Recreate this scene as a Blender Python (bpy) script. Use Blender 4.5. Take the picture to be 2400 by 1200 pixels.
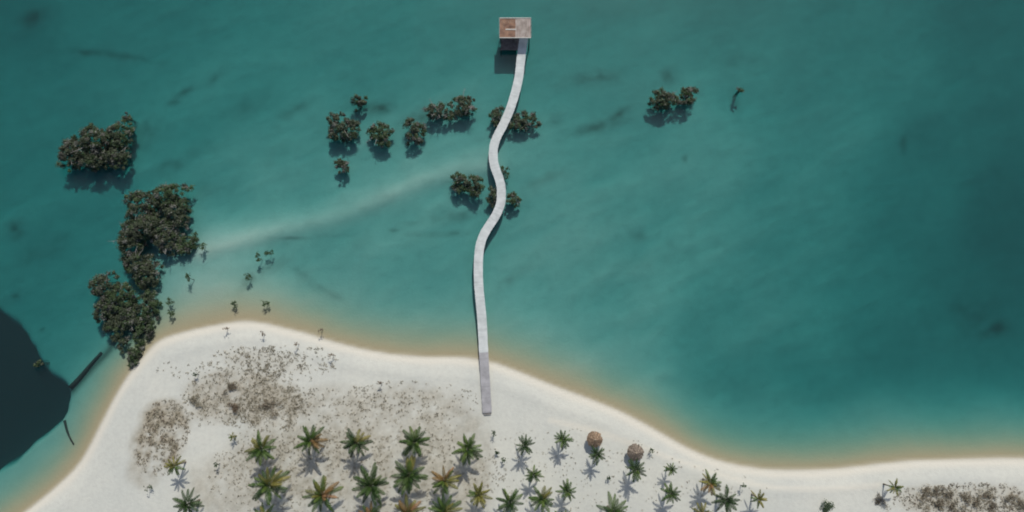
import bpy, math, random
import numpy as np
from mathutils import Vector, Matrix

for o in list(bpy.data.objects):
    bpy.data.objects.remove(o)
scene = bpy.context.scene
col = scene.collection
R = math.radians

# ------------------------------------------------------------------ camera, sky, sun, exposure
F_PX = 1600.0            # focal length in photograph pixels (2400 wide)
DIST = 123.0             # metres from the lens to the water in the middle of the picture
TILT = R(9.0)
CAM = Vector((0.0, -DIST * math.sin(TILT), DIST * math.cos(TILT)))
cd = bpy.data.cameras.new('camera')
cam = bpy.data.objects.new('camera', cd)
col.objects.link(cam)
cam.location = CAM
cam.rotation_euler = (TILT, 0, 0)
cd.sensor_width = 36.0
cd.lens = 36.0 * F_PX / 2400.0
cd.clip_start = 1.0
cd.clip_end = 12000
scene.camera = cam

SUN_EL = R(50.0)
sun_dir = Vector((0.22, 0.975, 0)).normalized() * math.cos(SUN_EL) + Vector((0, 0, math.sin(SUN_EL)))
world = bpy.data.worlds.new('World')
scene.world = world
world.use_nodes = True
wn = world.node_tree
for n in list(wn.nodes):
    wn.nodes.remove(n)
sky = wn.nodes.new('ShaderNodeTexSky')
sky.sky_type = 'NISHITA'
sky.sun_disc = False
sky.sun_elevation = SUN_EL
sky.sun_rotation = math.atan2(sun_dir.x, sun_dir.y)
sky.air_density = 1.0
sky.dust_density = 2.0
bg = wn.nodes.new('ShaderNodeBackground')
bg.inputs['Strength'].default_value = 0.09
wo = wn.nodes.new('ShaderNodeOutputWorld')
wn.links.new(sky.outputs[0], bg.inputs[0])
wn.links.new(bg.outputs[0], wo.inputs[0])

sl = bpy.data.lights.new('sun', 'SUN')
sl.energy = 2.9
sl.angle = R(0.53)
sl.color = (1.0, 0.96, 0.89)
so = bpy.data.objects.new('sun', sl)
col.objects.link(so)
so.rotation_euler = sun_dir.to_track_quat('Z', 'Y').to_euler()
so.location = (0, 0, 60)

scene.view_settings.view_transform = 'Standard'
scene.view_settings.look = 'None'
scene.view_settings.exposure = 0.0
scene.view_settings.gamma = 1.0
scene.view_settings.use_curve_mapping = False
scene.render.engine = 'CYCLES'
scene.cycles.use_denoising = True
scene.cycles.max_bounces = 6
scene.cycles.volume_bounces = 1
scene.cycles.transparent_max_bounces = 12
scene.cycles.filter_width = 1.9        # the photograph is a soft, small aerial frame

# ------------------------------------------------------------------ helpers
def P(px, py, z=0.0):
    """point of the photograph (2400 x 1200 pixels) on the level plane z"""
    d = Vector(((px - 1200) / F_PX, -(py - 600) / F_PX, -1.0))
    c, s = math.cos(TILT), math.sin(TILT)
    d = Vector((d.x, c * d.y - s * d.z, s * d.y + c * d.z))
    t = (z - CAM.z) / d.z
    return CAM + d * t

def P2(px, py, z=0.0):
    p = P(px, py, z)
    return (p.x, p.y)

def tag(o, label=None, cat=None, group=None, kind=None):
    if label: o['label'] = label
    if cat: o['category'] = cat
    if group: o['group'] = group
    if kind: o['kind'] = kind
    return o

def empty(name, loc, rz=0.0):
    o = bpy.data.objects.new(name, None)
    o.empty_display_size = 0.3
    o.location = loc
    o.rotation_euler = (0, 0, rz)
    col.objects.link(o)
    return o

def mesh(name, verts, faces, mats, fmat=None, smooth=False):
    me = bpy.data.meshes.new(name)
    me.from_pydata([tuple(v) for v in verts], [], [tuple(f) for f in faces])
    for m in (mats if isinstance(mats, (list, tuple)) else [mats]):
        me.materials.append(m)
    if fmat is not None:
        me.polygons.foreach_set('material_index', np.asarray(fmat, dtype=np.int32))
    if smooth:
        me.polygons.foreach_set('use_smooth', np.ones(len(me.polygons), dtype=bool))
    me.update()
    return me

def link(name, me, parent=None, loc=(0, 0, 0), rot=(0, 0, 0), scale=(1, 1, 1)):
    o = bpy.data.objects.new(name, me)
    o.location = loc; o.rotation_euler = rot; o.scale = scale
    col.objects.link(o)
    if parent is not None:
        o.parent = parent
    return o

def quad_cloud(name, centers, us, vs, mats, fmat=None):
    """leaf faces: centre, half-width vector, half-length vector; each leaf a bent quad"""
    n = len(centers)
    V = np.empty((n * 4, 3))
    V[0::4] = centers - vs
    V[1::4] = centers + us
    V[2::4] = centers + vs
    V[3::4] = centers - us
    me = bpy.data.meshes.new(name)
    me.vertices.add(n * 4)
    me.vertices.foreach_set('co', V.ravel())
    me.loops.add(n * 4)
    me.loops.foreach_set('vertex_index', np.arange(n * 4, dtype=np.int32))
    me.polygons.add(n)
    me.polygons.foreach_set('loop_start', np.arange(0, n * 4, 4, dtype=np.int32))
    for m in (mats if isinstance(mats, (list, tuple)) else [mats]):
        me.materials.append(m)
    if fmat is not None:
        me.polygons.foreach_set('material_index', np.asarray(fmat, dtype=np.int32))
    me.update(calc_edges=True)
    return me

def tube(path, radii, n=6):
    """tapered tube along a path -> verts, faces"""
    verts, faces = [], []
    k = len(path)
    for i, p in enumerate(path):
        a = Vector(path[max(i - 1, 0)]); b = Vector(path[min(i + 1, k - 1)])
        t = (b - a).normalized()
        ref = Vector((1, 0, 0)) if abs(t.x) < 0.8 else Vector((0, 1, 0))
        u = t.cross(ref).normalized(); v = t.cross(u)
        for j in range(n):
            an = 2 * math.pi * j / n
            verts.append(Vector(p) + (u * math.cos(an) + v * math.sin(an)) * radii[i])
    for i in range(k - 1):
        for j in range(n):
            faces.append((i * n + j, i * n + (j + 1) % n, (i + 1) * n + (j + 1) % n, (i + 1) * n + j))
    faces.append(tuple(range(n))[::-1])
    faces.append(tuple((k - 1) * n + j for j in range(n)))
    return verts, faces

def join(parts):
    V, Fc = [], []
    for v, f in parts:
        o = len(V)
        V += list(v)
        Fc += [tuple(i + o for i in q) for q in f]
    return V, Fc

def box(c, sx, sy, sz, ang=0.0):
    ca, sa = math.cos(ang), math.sin(ang)
    V = []
    for dz in (-.5, .5):
        for dx, dy in ((-.5, -.5), (.5, -.5), (.5, .5), (-.5, .5)):
            x, y = dx * sx, dy * sy
            V.append(Vector((c[0] + x * ca - y * sa, c[1] + x * sa + y * ca, c[2] + dz * sz)))
    Fc = [(3, 2, 1, 0), (4, 5, 6, 7), (0, 1, 5, 4), (1, 2, 6, 5), (2, 3, 7, 6), (3, 0, 4, 7)]
    return V, Fc

# ------------------------------------------------------------------ materials
def new_mat(name):
    m = bpy.data.materials.new(name)
    m.use_nodes = True
    nt = m.node_tree
    b = nt.nodes['Principled BSDF']
    return m, nt, b

def noisy(name, c1, c2, scale=3.0, rough=0.8, bump=0.0, detail=4.0, coord='Object', stretch=(1, 1, 1), spec=0.3, lo=0.35, hi=0.65):
    m, nt, b = new_mat(name)
    tc = nt.nodes.new('ShaderNodeTexCoord')
    mp = nt.nodes.new('ShaderNodeMapping')
    mp.inputs['Scale'].default_value = stretch
    nz = nt.nodes.new('ShaderNodeTexNoise')
    nz.inputs['Scale'].default_value = scale
    nz.inputs['Detail'].default_value = detail
    cr = nt.nodes.new('ShaderNodeValToRGB')
    cr.color_ramp.elements[0].position = lo
    cr.color_ramp.elements[1].position = hi
    cr.color_ramp.elements[0].color = (*c1, 1)
    cr.color_ramp.elements[1].color = (*c2, 1)
    L = nt.links.new
    L(tc.outputs[coord], mp.inputs[0]); L(mp.outputs[0], nz.inputs['Vector'])
    L(nz.outputs[0], cr.inputs[0]); L(cr.outputs[0], b.inputs['Base Color'])
    b.inputs['Roughness'].default_value = rough
    b.inputs['Specular IOR Level'].default_value = spec
    if bump:
        bp = nt.nodes.new('ShaderNodeBump')
        bp.inputs['Strength'].default_value = bump
        bp.inputs['Distance'].default_value = 0.05
        L(nz.outputs[0], bp.inputs['Height']); L(bp.outputs[0], b.inputs['Normal'])
    return m

def leaf_mat(name, c1, c2, trans=0.3, scale=1.2):
    m = noisy(name, c1, c2, scale=scale, rough=0.55, spec=0.25)
    nt = m.node_tree
    b = nt.nodes['Principled BSDF']
    src = b.inputs['Base Color'].links[0].from_socket
    tr = nt.nodes.new('ShaderNodeBsdfTranslucent')
    mx = nt.nodes.new('ShaderNodeMixShader')
    mx.inputs[0].default_value = trans
    out = [n for n in nt.nodes if n.type == 'OUTPUT_MATERIAL'][0]
    nt.links.new(src, tr.inputs[0])
    nt.links.new(b.outputs[0], mx.inputs[1]); nt.links.new(tr.outputs[0], mx.inputs[2])
    nt.links.new(mx.outputs[0], out.inputs['Surface'])
    return m

M = {}
M['palm_green'] = leaf_mat('palm_green', (0.050, 0.105, 0.020), (0.092, 0.155, 0.036))
M['palm_dark'] = leaf_mat('palm_dark', (0.030, 0.066, 0.020), (0.056, 0.100, 0.034))
M['palm_yellow'] = leaf_mat('palm_yellow', (0.15, 0.155, 0.03), (0.25, 0.24, 0.06))
M['palm_orange'] = leaf_mat('palm_orange', (0.20, 0.12, 0.04), (0.32, 0.21, 0.085))
for k_ in ('palm_green', 'palm_dark', 'palm_yellow', 'palm_orange'):     # each frond has its own age and tone
    nt_ = M[k_].node_tree
    b_ = nt_.nodes['Principled BSDF']
    src_ = b_.inputs['Base Color'].links[0].from_socket
    oi_ = nt_.nodes.new('ShaderNodeObjectInfo'); mr_ = nt_.nodes.new('ShaderNodeMapRange'); hs_ = nt_.nodes.new('ShaderNodeHueSaturation')
    mh_ = nt_.nodes.new('ShaderNodeMapRange')
    mr_.inputs[3].default_value = 0.65; mr_.inputs[4].default_value = 1.4
    mh_.inputs[3].default_value = 0.515; mh_.inputs[4].default_value = 0.475
    nt_.links.new(oi_.outputs['Random'], mr_.inputs[0]); nt_.links.new(mr_.outputs[0], hs_.inputs['Value'])
    nt_.links.new(oi_.outputs['Random'], mh_.inputs[0]); nt_.links.new(mh_.outputs[0], hs_.inputs['Hue'])
    dst_ = [l.to_socket for l in src_.links]
    nt_.links.new(src_, hs_.inputs['Color'])
    for d_ in dst_: nt_.links.new(hs_.outputs[0], d_)
M['palm_trunk'] = noisy('palm_trunk', (0.12, 0.10, 0.08), (0.24, 0.21, 0.17), scale=9, stretch=(1, 1, 4), bump=0.4)
M['mangrove_leaf'] = leaf_mat('mangrove_leaf', (0.044, 0.060, 0.032), (0.100, 0.122, 0.072), trans=0.3, scale=0.8)
M['mangrove_leaf_green'] = leaf_mat('mangrove_leaf_green', (0.048, 0.082, 0.032), (0.095, 0.138, 0.062), trans=0.3, scale=0.8)
M['mangrove_leaf_brown'] = leaf_mat('mangrove_leaf_brown', (0.050, 0.052, 0.040), (0.10, 0.098, 0.078), trans=0.15, scale=0.8)
M['mangrove_leaf_highlight'] = leaf_mat('mangrove_leaf_highlight', (0.13, 0.135, 0.11), (0.22, 0.22, 0.19), trans=0.15, scale=0.8)  # pale leaf colour paints grey highlights into the crowns
M['mangrove_bark'] = noisy('mangrove_bark', (0.035, 0.030, 0.026), (0.09, 0.08, 0.07), scale=6, bump=0.3)
M['dead_twig'] = noisy('dead_twig', (0.20, 0.19, 0.17), (0.36, 0.34, 0.31), scale=5)
M['dry_grass'] = leaf_mat('dry_grass', (0.30, 0.27, 0.20), (0.44, 0.40, 0.31), trans=0.3, scale=0.6)
M['dry_grass_dark'] = leaf_mat('dry_grass_dark', (0.19, 0.175, 0.125), (0.31, 0.285, 0.21), trans=0.3, scale=0.6)
M['brown_bush'] = leaf_mat('brown_bush', (0.12, 0.09, 0.062), (0.24, 0.19, 0.13), trans=0.15)
M['deck'] = noisy('deck', (0.50, 0.53, 0.515), (0.66, 0.69, 0.67), scale=0.9, detail=8, rough=0.85, lo=0.3, hi=0.7)
M['deck_grey'] = noisy('deck_grey', (0.31, 0.305, 0.31), (0.43, 0.42, 0.43), scale=1.2, detail=8, rough=0.85, lo=0.3, hi=0.7)
def plank_tone(m, lo=0.82, hi=1.06):
    nt = m.node_tree
    b = nt.nodes['Principled BSDF']
    src = b.inputs['Base Color'].links[0].from_socket
    ge = nt.nodes.new('ShaderNodeNewGeometry'); mr = nt.nodes.new('ShaderNodeMapRange'); hs = nt.nodes.new('ShaderNodeHueSaturation')
    mr.inputs[3].default_value = lo; mr.inputs[4].default_value = hi
    nt.links.new(ge.outputs['Random Per Island'], mr.inputs[0]); nt.links.new(mr.outputs[0], hs.inputs['Value'])
    nt.links.new(src, hs.inputs['Color']); nt.links.new(hs.outputs[0], b.inputs['Base Color'])
plank_tone(M['deck'], .92, 1.03); plank_tone(M['deck_grey'], .92, 1.04)
M['beam'] = noisy('beam', (0.17, 0.16, 0.15), (0.28, 0.27, 0.25), scale=2.5, rough=0.9)
M['pile'] = noisy('pile', (0.10, 0.09, 0.08), (0.18, 0.165, 0.15), scale=3, rough=0.9)
M['landing'] = noisy('landing', (0.10, 0.085, 0.08), (0.17, 0.15, 0.145), scale=2, rough=0.9)  # dark base colour holds the shade cast by the upper deck
M['red_board'] = noisy('red_board', (0.15, 0.085, 0.06), (0.29, 0.17, 0.11), scale=1.1, rough=0.8)
plank_tone(M['red_board'], .75, 1.2)
M['pale_board'] = noisy('pale_board', (0.27, 0.22, 0.19), (0.42, 0.36, 0.32), scale=1.3, rough=0.85)
M['pale_rail'] = noisy('pale_rail', (0.42, 0.42, 0.38), (0.58, 0.57, 0.52), scale=2, rough=0.8)
M['thatch'] = noisy('thatch', (0.17, 0.115, 0.075), (0.36, 0.26, 0.175), scale=5, detail=6, rough=0.95, bump=0.5)
M['thatch_grey'] = noisy('thatch_grey', (0.12, 0.095, 0.075), (0.31, 0.255, 0.20), scale=5, detail=6, rough=0.95, bump=0.5)
M['thatch_pale'] = noisy('thatch_pale', (0.30, 0.24, 0.17), (0.44, 0.36, 0.26), scale=5, rough=0.95)
for k_ in ('thatch', 'thatch_grey'): plank_tone(M[k_], .6, 1.15)
M['log'] = noisy('log', (0.02, 0.02, 0.018), (0.05, 0.045, 0.04), scale=3)

# sand and bed: one procedural material; attributes carry what the ground is made of there
def ground_material():
    m, nt, b = new_mat('marl_sand')
    N = nt.nodes.new; L = nt.links.new
    def attr(n):
        a = N('ShaderNodeAttribute'); a.attribute_name = n
        return a.outputs['Fac']
    def noise(scale, detail=4, rough=0.55):
        tc = N('ShaderNodeTexCoord'); nz = N('ShaderNodeTexNoise')
        nz.inputs['Scale'].default_value = scale; nz.inputs['Detail'].default_value = detail
        nz.inputs['Roughness'].default_value = rough
        L(tc.outputs['Object'], nz.inputs['Vector'])
        return nz.outputs[0]
    def mix(fac, a, c):
        x = N('ShaderNodeMix'); x.data_type = 'RGBA'
        if hasattr(fac, 'links'): L(fac, x.inputs[0])
        else: x.inputs[0].default_value = fac
        for s, i in ((a, 6), (c, 7)):
            if hasattr(s, 'links'): L(s, x.inputs[i])
            else: x.inputs[i].default_value = (*s, 1)
        return x.outputs[2]
    def ramp(v, lo, hi):
        r = N('ShaderNodeMapRange'); L(v, r.inputs[0])
        r.inputs[1].default_value = lo; r.inputs[2].default_value = hi
        r.clamp = True
        return r.outputs[0]
    def mul(a, c):
        x = N('ShaderNodeMath'); x.operation = 'MULTIPLY'
        for s, i in ((a, 0), (c, 1)):
            if hasattr(s, 'links'): L(s, x.inputs[i])
            else: x.inputs[i].default_value = s
        return x.outputs[0]
    dry = mix(ramp(noise(0.10, 6), 0.35, 0.65), (0.545, 0.555, 0.50), (0.60, 0.60, 0.53))
    dry = mix(mul(ramp(noise(1.3, 6, 0.7), 0.42, 0.72), 0.35), dry, (0.42, 0.415, 0.38))
    dry = mix(attr('swash'), dry, (0.65, 0.62, 0.53))
    lit = mix(ramp(noise(0.9, 8, 0.75), 0.38, 0.62), (0.24, 0.21, 0.15), (0.44, 0.405, 0.325))
    dry = mix(attr('litter'), dry, lit)
    bed = mix(ramp(noise(0.05, 6, 0.6), 0.3, 0.7), (0.47, 0.475, 0.43), (0.56, 0.56, 0.50))
    bed = mix(mul(ramp(noise(0.45, 7, 0.7), 0.45, 0.75), 0.22), bed, (0.30, 0.32, 0.28))
    bed = mix(attr('tan'), bed, (0.375, 0.325, 0.218))
    bed = mix(attr('algae'), bed, (0.085, 0.09, 0.07))
    c = mix(attr('bed'), dry, bed)
    L(c, b.inputs['Base Color'])
    b.inputs['Roughness'].default_value = 0.95
    b.inputs['Specular IOR Level'].default_value = 0.1
    bp = N('ShaderNodeBump'); bp.inputs['Strength'].default_value = 0.5; bp.inputs['Distance'].default_value = 0.12
    L(noise(2.2, 6, 0.7), bp.inputs['Height']); L(bp.outputs[0], b.inputs['Normal'])
    return m
M['ground'] = ground_material()

def water_material():
    m, nt, b = new_mat('lagoon_water')
    nt.nodes.remove(b)
    out = [n for n in nt.nodes if n.type == 'OUTPUT_MATERIAL'][0]
    N = nt.nodes.new; L = nt.links.new
    tr = N('ShaderNodeBsdfTransparent')
    gl = N('ShaderNodeBsdfGlossy'); gl.inputs['Roughness'].default_value = 0.06
    fr = N('ShaderNodeFresnel'); fr.inputs['IOR'].default_value = 1.33
    mx = N('ShaderNodeMixShader')
    tc = N('ShaderNodeTexCoord')
    mp = N('ShaderNodeMapping'); mp.inputs['Rotation'].default_value = (0, 0, R(-25)); mp.inputs['Scale'].default_value = (0.6, 1.4, 1)
    nz = N('ShaderNodeTexNoise'); nz.inputs['Scale'].default_value = 1.1; nz.inputs['Detail'].default_value = 5
    bp = N('ShaderNodeBump'); bp.inputs['Strength'].default_value = 0.22; bp.inputs['Distance'].default_value = 0.06
    L(tc.outputs['Object'], mp.inputs[0]); L(mp.outputs[0], nz.inputs['Vector'])
    L(nz.outputs[0], bp.inputs['Height'])
    L(bp.outputs[0], gl.inputs['Normal']); L(bp.outputs[0], fr.inputs['Normal'])
    L(fr.outputs[0], mx.inputs[0]); L(tr.outputs[0], mx.inputs[1]); L(gl.outputs[0], mx.inputs[2])
    L(mx.outputs[0], out.inputs['Surface'])
    va = N('ShaderNodeVolumeAbsorption')
    va.inputs['Color'].default_value = (0.0, 0.665, 0.68, 1)      # sigma = (1 - colour) * density
    va.inputs['Density'].default_value = 0.54
    vs = N('ShaderNodeVolumeScatter')                             # fine marl held in the water
    vs.inputs['Color'].default_value = (1.0, 0.86, 0.92, 1)
    vs.inputs['Density'].default_value = 0.045
    ad = N('ShaderNodeAddShader')
    L(va.outputs[0], ad.inputs[0]); L(vs.outputs[0], ad.inputs[1])
    L(ad.outputs[0], out.inputs['Volume'])
    return m
M['water'] = water_material()

# ------------------------------------------------------------------ ground heights
def vnoise(x, y, seed, octaves=4, gain=0.5):
    """value noise, about -1..1"""
    tot = np.zeros_like(x); amp = 1.0; s = 0.0
    rng = np.random.default_rng(seed)
    tab = rng.uniform(-1, 1, (256, 256))
    for k in range(octaves):
        xf, yf = np.floor(x), np.floor(y)
        tx, ty = x - xf, y - yf
        tx = tx * tx * (3 - 2 * tx); ty = ty * ty * (3 - 2 * ty)
        xi = xf.astype(int) & 255; yi = yf.astype(int) & 255
        x1 = (xi + 1) & 255; y1 = (yi + 1) & 255
        v = (tab[xi, yi] * (1 - tx) + tab[x1, yi] * tx) * (1 - ty) + (tab[xi, y1] * (1 - tx) + tab[x1, y1] * tx) * ty
        tot += v * amp; s += amp
        amp *= gain; x = x * 2.03 + 17.3; y = y * 2.03 + 5.7
    return tot / s

def seg_dist(X, Y, pts):
    d = np.full(X.shape, 1e9)
    for (ax, ay), (bx, by) in zip(pts[:-1], pts[1:]):
        dx, dy = bx - ax, by - ay
        t = np.clip(((X - ax) * dx + (Y - ay) * dy) / (dx * dx + dy * dy + 1e-9), 0, 1)
        d = np.minimum(d, np.hypot(X - ax - t * dx, Y - ay - t * dy))
    return d

def inside(X, Y, poly):
    c = np.zeros(X.shape, dtype=bool)
    n = len(poly)
    for i in range(n):
        ax, ay = poly[i]; bx, by = poly[(i + 1) % n]
        if ay == by: continue
        k = ((ay > Y) != (by > Y)) & (X < (bx - ax) * (Y - ay) / (by - ay) + ax)
        c ^= k
    return c

def smooth_path(pts, n=6):
    out = []
    k = len(pts)
    for i in range(k - 1):
        p0 = np.array(pts[max(i - 1, 0)], float); p1 = np.array(pts[i], float)
        p2 = np.array(pts[i + 1], float); p3 = np.array(pts[min(i + 2, k - 1)], float)
        for j in range(n):
            t = j / n
            out.append(tuple(0.5 * ((2 * p1) + (-p0 + p2) * t + (2 * p0 - 5 * p1 + 4 * p2 - p3) * t * t + (-p0 + 3 * p1 - 3 * p2 + p3) * t ** 3)))
    out.append(tuple(pts[-1]))
    return out

shore_px = [(-420, 1500), (-200, 1390), (-60, 1290), (60, 1200), (130, 1143), (190, 1082), (240, 990), (270, 932), (302, 880), (340, 832), (378, 797), (440, 777),
            (500, 764), (560, 755), (610, 757), (660, 768), (720, 783), (780, 801), (850, 819), (920, 831), (1000, 837),
            (1080, 838), (1150, 849), (1200, 866), (1260, 890), (1320, 913), (1400, 943), (1470, 973), (1540, 1011), (1600, 1045),
            (1650, 1068), (1700, 1084), (1760, 1096), (1820, 1102), (1900, 1102), (1980, 1097), (2060, 1088), (2150, 1080),
            (2280, 1076), (2400, 1075), (2560, 1078), (2800, 1095), (3100, 1130)]
shore = [P2(x, y) for x, y in smooth_path(shore_px, 4)]
s0, s1 = shore[0], shore[-1]
land_poly = shore + [(s1[0] + 60, s1[1] - 30), (5000, -600), (5000, -6000), (-5000, -6000), (-5000, -900), (s0[0] - 40, s0[1] - 40)]
shore_line = [(-5000, -900), (s0[0] - 40, s0[1] - 40)] + shore + [(s1[0] + 60, s1[1] - 30), (5000, -600)]

depth_pts = [  # photograph x, y, metres of water judged from the colour
    (30, 30, 3.6), (150, 40, 3.0), (300, 30, 2.8), (600, 30, 2.7), (900, 30, 2.6), (1100, 30, 2.5), (1400, 30, 2.6), (1700, 30, 2.75), (2000, 30, 2.9), (2370, 30, 3.5),
    (-300, 100, 3.6), (2700, 100, 4.0), (2700, 500, 4.6), (2700, 900, 3.6), (-300, 500, 3.6), (600, -300, 3.0), (1200, -300, 2.9), (1800, -300, 3.2),
    (50, 200, 3.1), (300, 200, 2.7), (600, 200, 2.45), (900, 160, 2.4), (1400, 200, 2.35), (1800, 200, 2.5), (2100, 180, 2.75), (2370, 180, 3.3),
    (60, 350, 3.0), (400, 330, 2.4), (700, 350, 2.0), (1050, 350, 1.7), (1400, 350, 1.9), (1650, 330, 1.95), (2000, 330, 2.5), (2300, 350, 3.3),
    (50, 470, 2.9), (200, 520, 2.8), (520, 450, 2.05), (650, 450, 1.75), (900, 400, 1.6), (1000, 490, 1.45), (1300, 450, 1.55), (1600, 450, 2.0), (1900, 450, 2.4), (2200, 450, 3.2), (2370, 450, 4.3),
    (100, 600, 2.9), (500, 560, 1.35), (700, 600, 1.6), (900, 560, 1.6), (1050, 580, 1.65), (1300, 600, 1.45), (1600, 560, 1.95), (1900, 560, 2.4), (2200, 560, 3.4), (2370, 580, 4.3),
    (60, 690, 3.0), (170, 690, 2.8), (460, 660, 0.95), (600, 670, 1.05), (520, 715, 0.7), (800, 690, 1.75), (1000, 690, 1.8), (1250, 680, 1.45), (1500, 700, 1.75), (1800, 690, 2.2), (2050, 700, 3.0), (2350, 700, 3.9),
    (150, 790, 2.7), (215, 830, 2.5), (1300, 800, 1.5), (1500, 800, 1.75), (1700, 790, 2.2), (1900, 800, 2.7), (2100, 800, 3.3), (2350, 800, 3.6),
    (150, 860, 2.7), (1500, 890, 2.1), (1700, 870, 2.8), (1900, 880, 3.2), (2100, 880, 3.4), (2350, 880, 3.4),
    (220, 900, 1.7), (190, 970, 1.7), (120, 1060, 1.7), (40, 1120, 1.8), (1700, 960, 2.8), (1850, 980, 2.7), (2100, 970, 2.4), (2350, 970, 2.3),
]
pool_px = [(a - 22, b) for a, b in [(-500, 560), (-120, 660), (0, 742), (40, 772), (66, 815), (102, 868), (160, 912), (158, 950), (146, 985), (90, 1035), (40, 1075), (0, 1105), (-120, 1190), (-500, 1380)]]
bar_px = [(470, 592), (560, 562), (680, 535), (800, 500), (900, 462), (980, 425), (1060, 400), (1150, 385)]
ledge_px = [(160, 915), (190, 880), (220, 848), (245, 822), (262, 790)]
algae_spots = [  # x, y, rx, ry, angle, strength: weed beds on the lagoon floor
    (190, 108, 60, 9, -4, .5), (290, 122, 70, 9, -10, .5), (50, 25, 30, 20, 0, .6), (395, 230, 14, 8, 15, .5), (420, 205, 22, 9, 40, .5), (495, 170, 26, 10, 35, .4), (560, 240, 60, 20, 20, .18),
    (690, 245, 40, 12, 25, .4), (870, 245, 55, 16, 0, .5), (990, 265, 60, 18, 20, .35), (1390, 170, 60, 18, 8, .35), (1400, 290, 60, 12, 14, .4), (1460, 255, 40, 9, 35, .4), (1575, 165, 20, 22, 0, .4),
    (1740, 130, 60, 25, 10, .12), (2140, 330, 9, 30, -10, .4), (1610, 365, 5, 9, 0, .6), (1735, 240, 9, 28, 0, .35), (1270, 415, 50, 12, 25, .25), (1210, 640, 45, 12, 35, .25),
    (1500, 550, 18, 12, 0, .3), (1560, 600, 100, 25, 15, .12), (2360, 770, 40, 16, 20, .45), (2300, 740, 70, 40, 15, .2), (920, 535, 14, 6, 0, .35), (1040, 545, 80, 7, 2, .25), (960, 520, 50, 6, 0, .2),
    (720, 553, 70, 3, 3, .35), (700, 640, 60, 10, -40, .2), (760, 680, 50, 8, -30, .2), (640, 620, 50, 14, 30, .3), (580, 650, 30, 14, 60, .4), (380, 385, 50, 22, 20, .3), (330, 305, 30, 40, 0, .3), (490, 440, 40, 20, 0, .2),
    (470, 340, 60, 18, 20, .15), (60, 590, 60, 25, 30, .2), (15, 530, 25, 25, 0, .6), (10, 690, 10, 6, 0, .6), (75, 770, 6, 6, 0, .5), (1700, 900, 120, 25, 0, .15), (1900, 930, 160, 18, 0, .15), (1290, 275, 25, 20, 0, .3), (1070, 500, 70, 14, 10, .25), (430, 590, 24, 40, 0, .35)]

xs = np.concatenate([[-5000, -2500, -1200, -600, -350, -230, -170], np.arange(-135, 135.01, 0.5), [170, 230, 350, 600, 1200, 2500, 5000]])
ys = np.concatenate([[-5000, -2500, -1200, -600, -300, -160, -100], np.arange(-75, 95.01, 0.5), [130, 190, 350, 600, 1200, 2500, 5000]])
X, Y = np.meshgrid(xs, ys, indexing='ij')

def surface_fields(X, Y):
    land = inside(X, Y, land_poly)
    sd = seg_dist(X, Y, shore_line)
    wob = vnoise(X * 0.25, Y * 0.25, 3, 3)
    sd = sd * np.where(land, -1, 1) + wob * 0.35 * np.clip(sd / 2, 0, 1)
    # depth of the lagoon, distance-weighted
    cx = np.array([P2(a, b) for a, b, _ in depth_pts]); cz = np.array([c for _, _, c in depth_pts])
    num = np.zeros_like(X); den = np.zeros_like(X)
    for (a, b), d in zip(cx, cz):
        w = 1.0 / ((X - a) ** 2 + (Y - b) ** 2 + 30.0) ** 2
        num += w * d; den += w
    D = num / den
    u = X * math.cos(R(28)) + Y * math.sin(R(28)); v = -X * math.sin(R(28)) + Y * math.cos(R(28))
    D += 0.30 * vnoise(u * 0.03, v * 0.12, 5, 4) + 0.22 * vnoise(u * 0.14, v * 0.4, 8, 4, 0.65)
    bar = [P2(a, b) for a, b in smooth_path(bar_px, 5)]
    bd = seg_dist(X, Y, bar)
    bar_n = seg_dist(X, Y - 1.3, bar)
    D -= 0.36 * np.exp(-(bd / 1.7) ** 2) + 0.40 * np.exp(-(bar_n / 3.0) ** 2)
    pool = [P2(a, b) for a, b in smooth_path(pool_px, 4)]
    pd = seg_dist(X, Y, pool + [pool[0]]) * np.where(inside(X, Y, pool), 1, -1) + 0.5 * vnoise(X * 0.3, Y * 0.3, 12, 3)
    ps = np.clip((pd + 1.2) / 5.0, 0, 1); ps = ps * ps * (3 - 2 * ps)
    D = D * 0.93
    shelf = 1 - np.exp(-(np.clip(sd, 0, None) / 7.2) ** 1.5)
    D = D * shelf
    D = D + ps * (12 - D) * np.clip(sd / 3, 0, 1)
    inl = np.clip(-sd, 0, None)
    H = 0.75 * (1 - np.exp(-inl / 3.0)) + 0.10 * np.exp(-((inl - 3.2) / 0.9) ** 2) + 0.12 * vnoise(X * 0.12, Y * 0.12, 21, 4) * np.clip(inl / 5, 0, 1)
    Z = np.where(sd > 0, -D, H)
    return Z, sd, ps, bd

Z, SD, PS, BD = surface_fields(X, Y)

def blob(px, py, rx, ry, ang=0.0):
    """soft ellipse given on the photograph, laid on the ground"""
    c = P2(px, py)
    ex = (P2(px + 10, py)[0] - c[0]) / 10.0
    a = R(ang)
    dx = (X - c[0]) / ex; dy = (Y - c[1]) / ex
    u = dx * math.cos(a) + dy * math.sin(a); v = -dx * math.sin(a) + dy * math.cos(a)
    return (u / rx) ** 2 + (v / ry) ** 2

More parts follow.
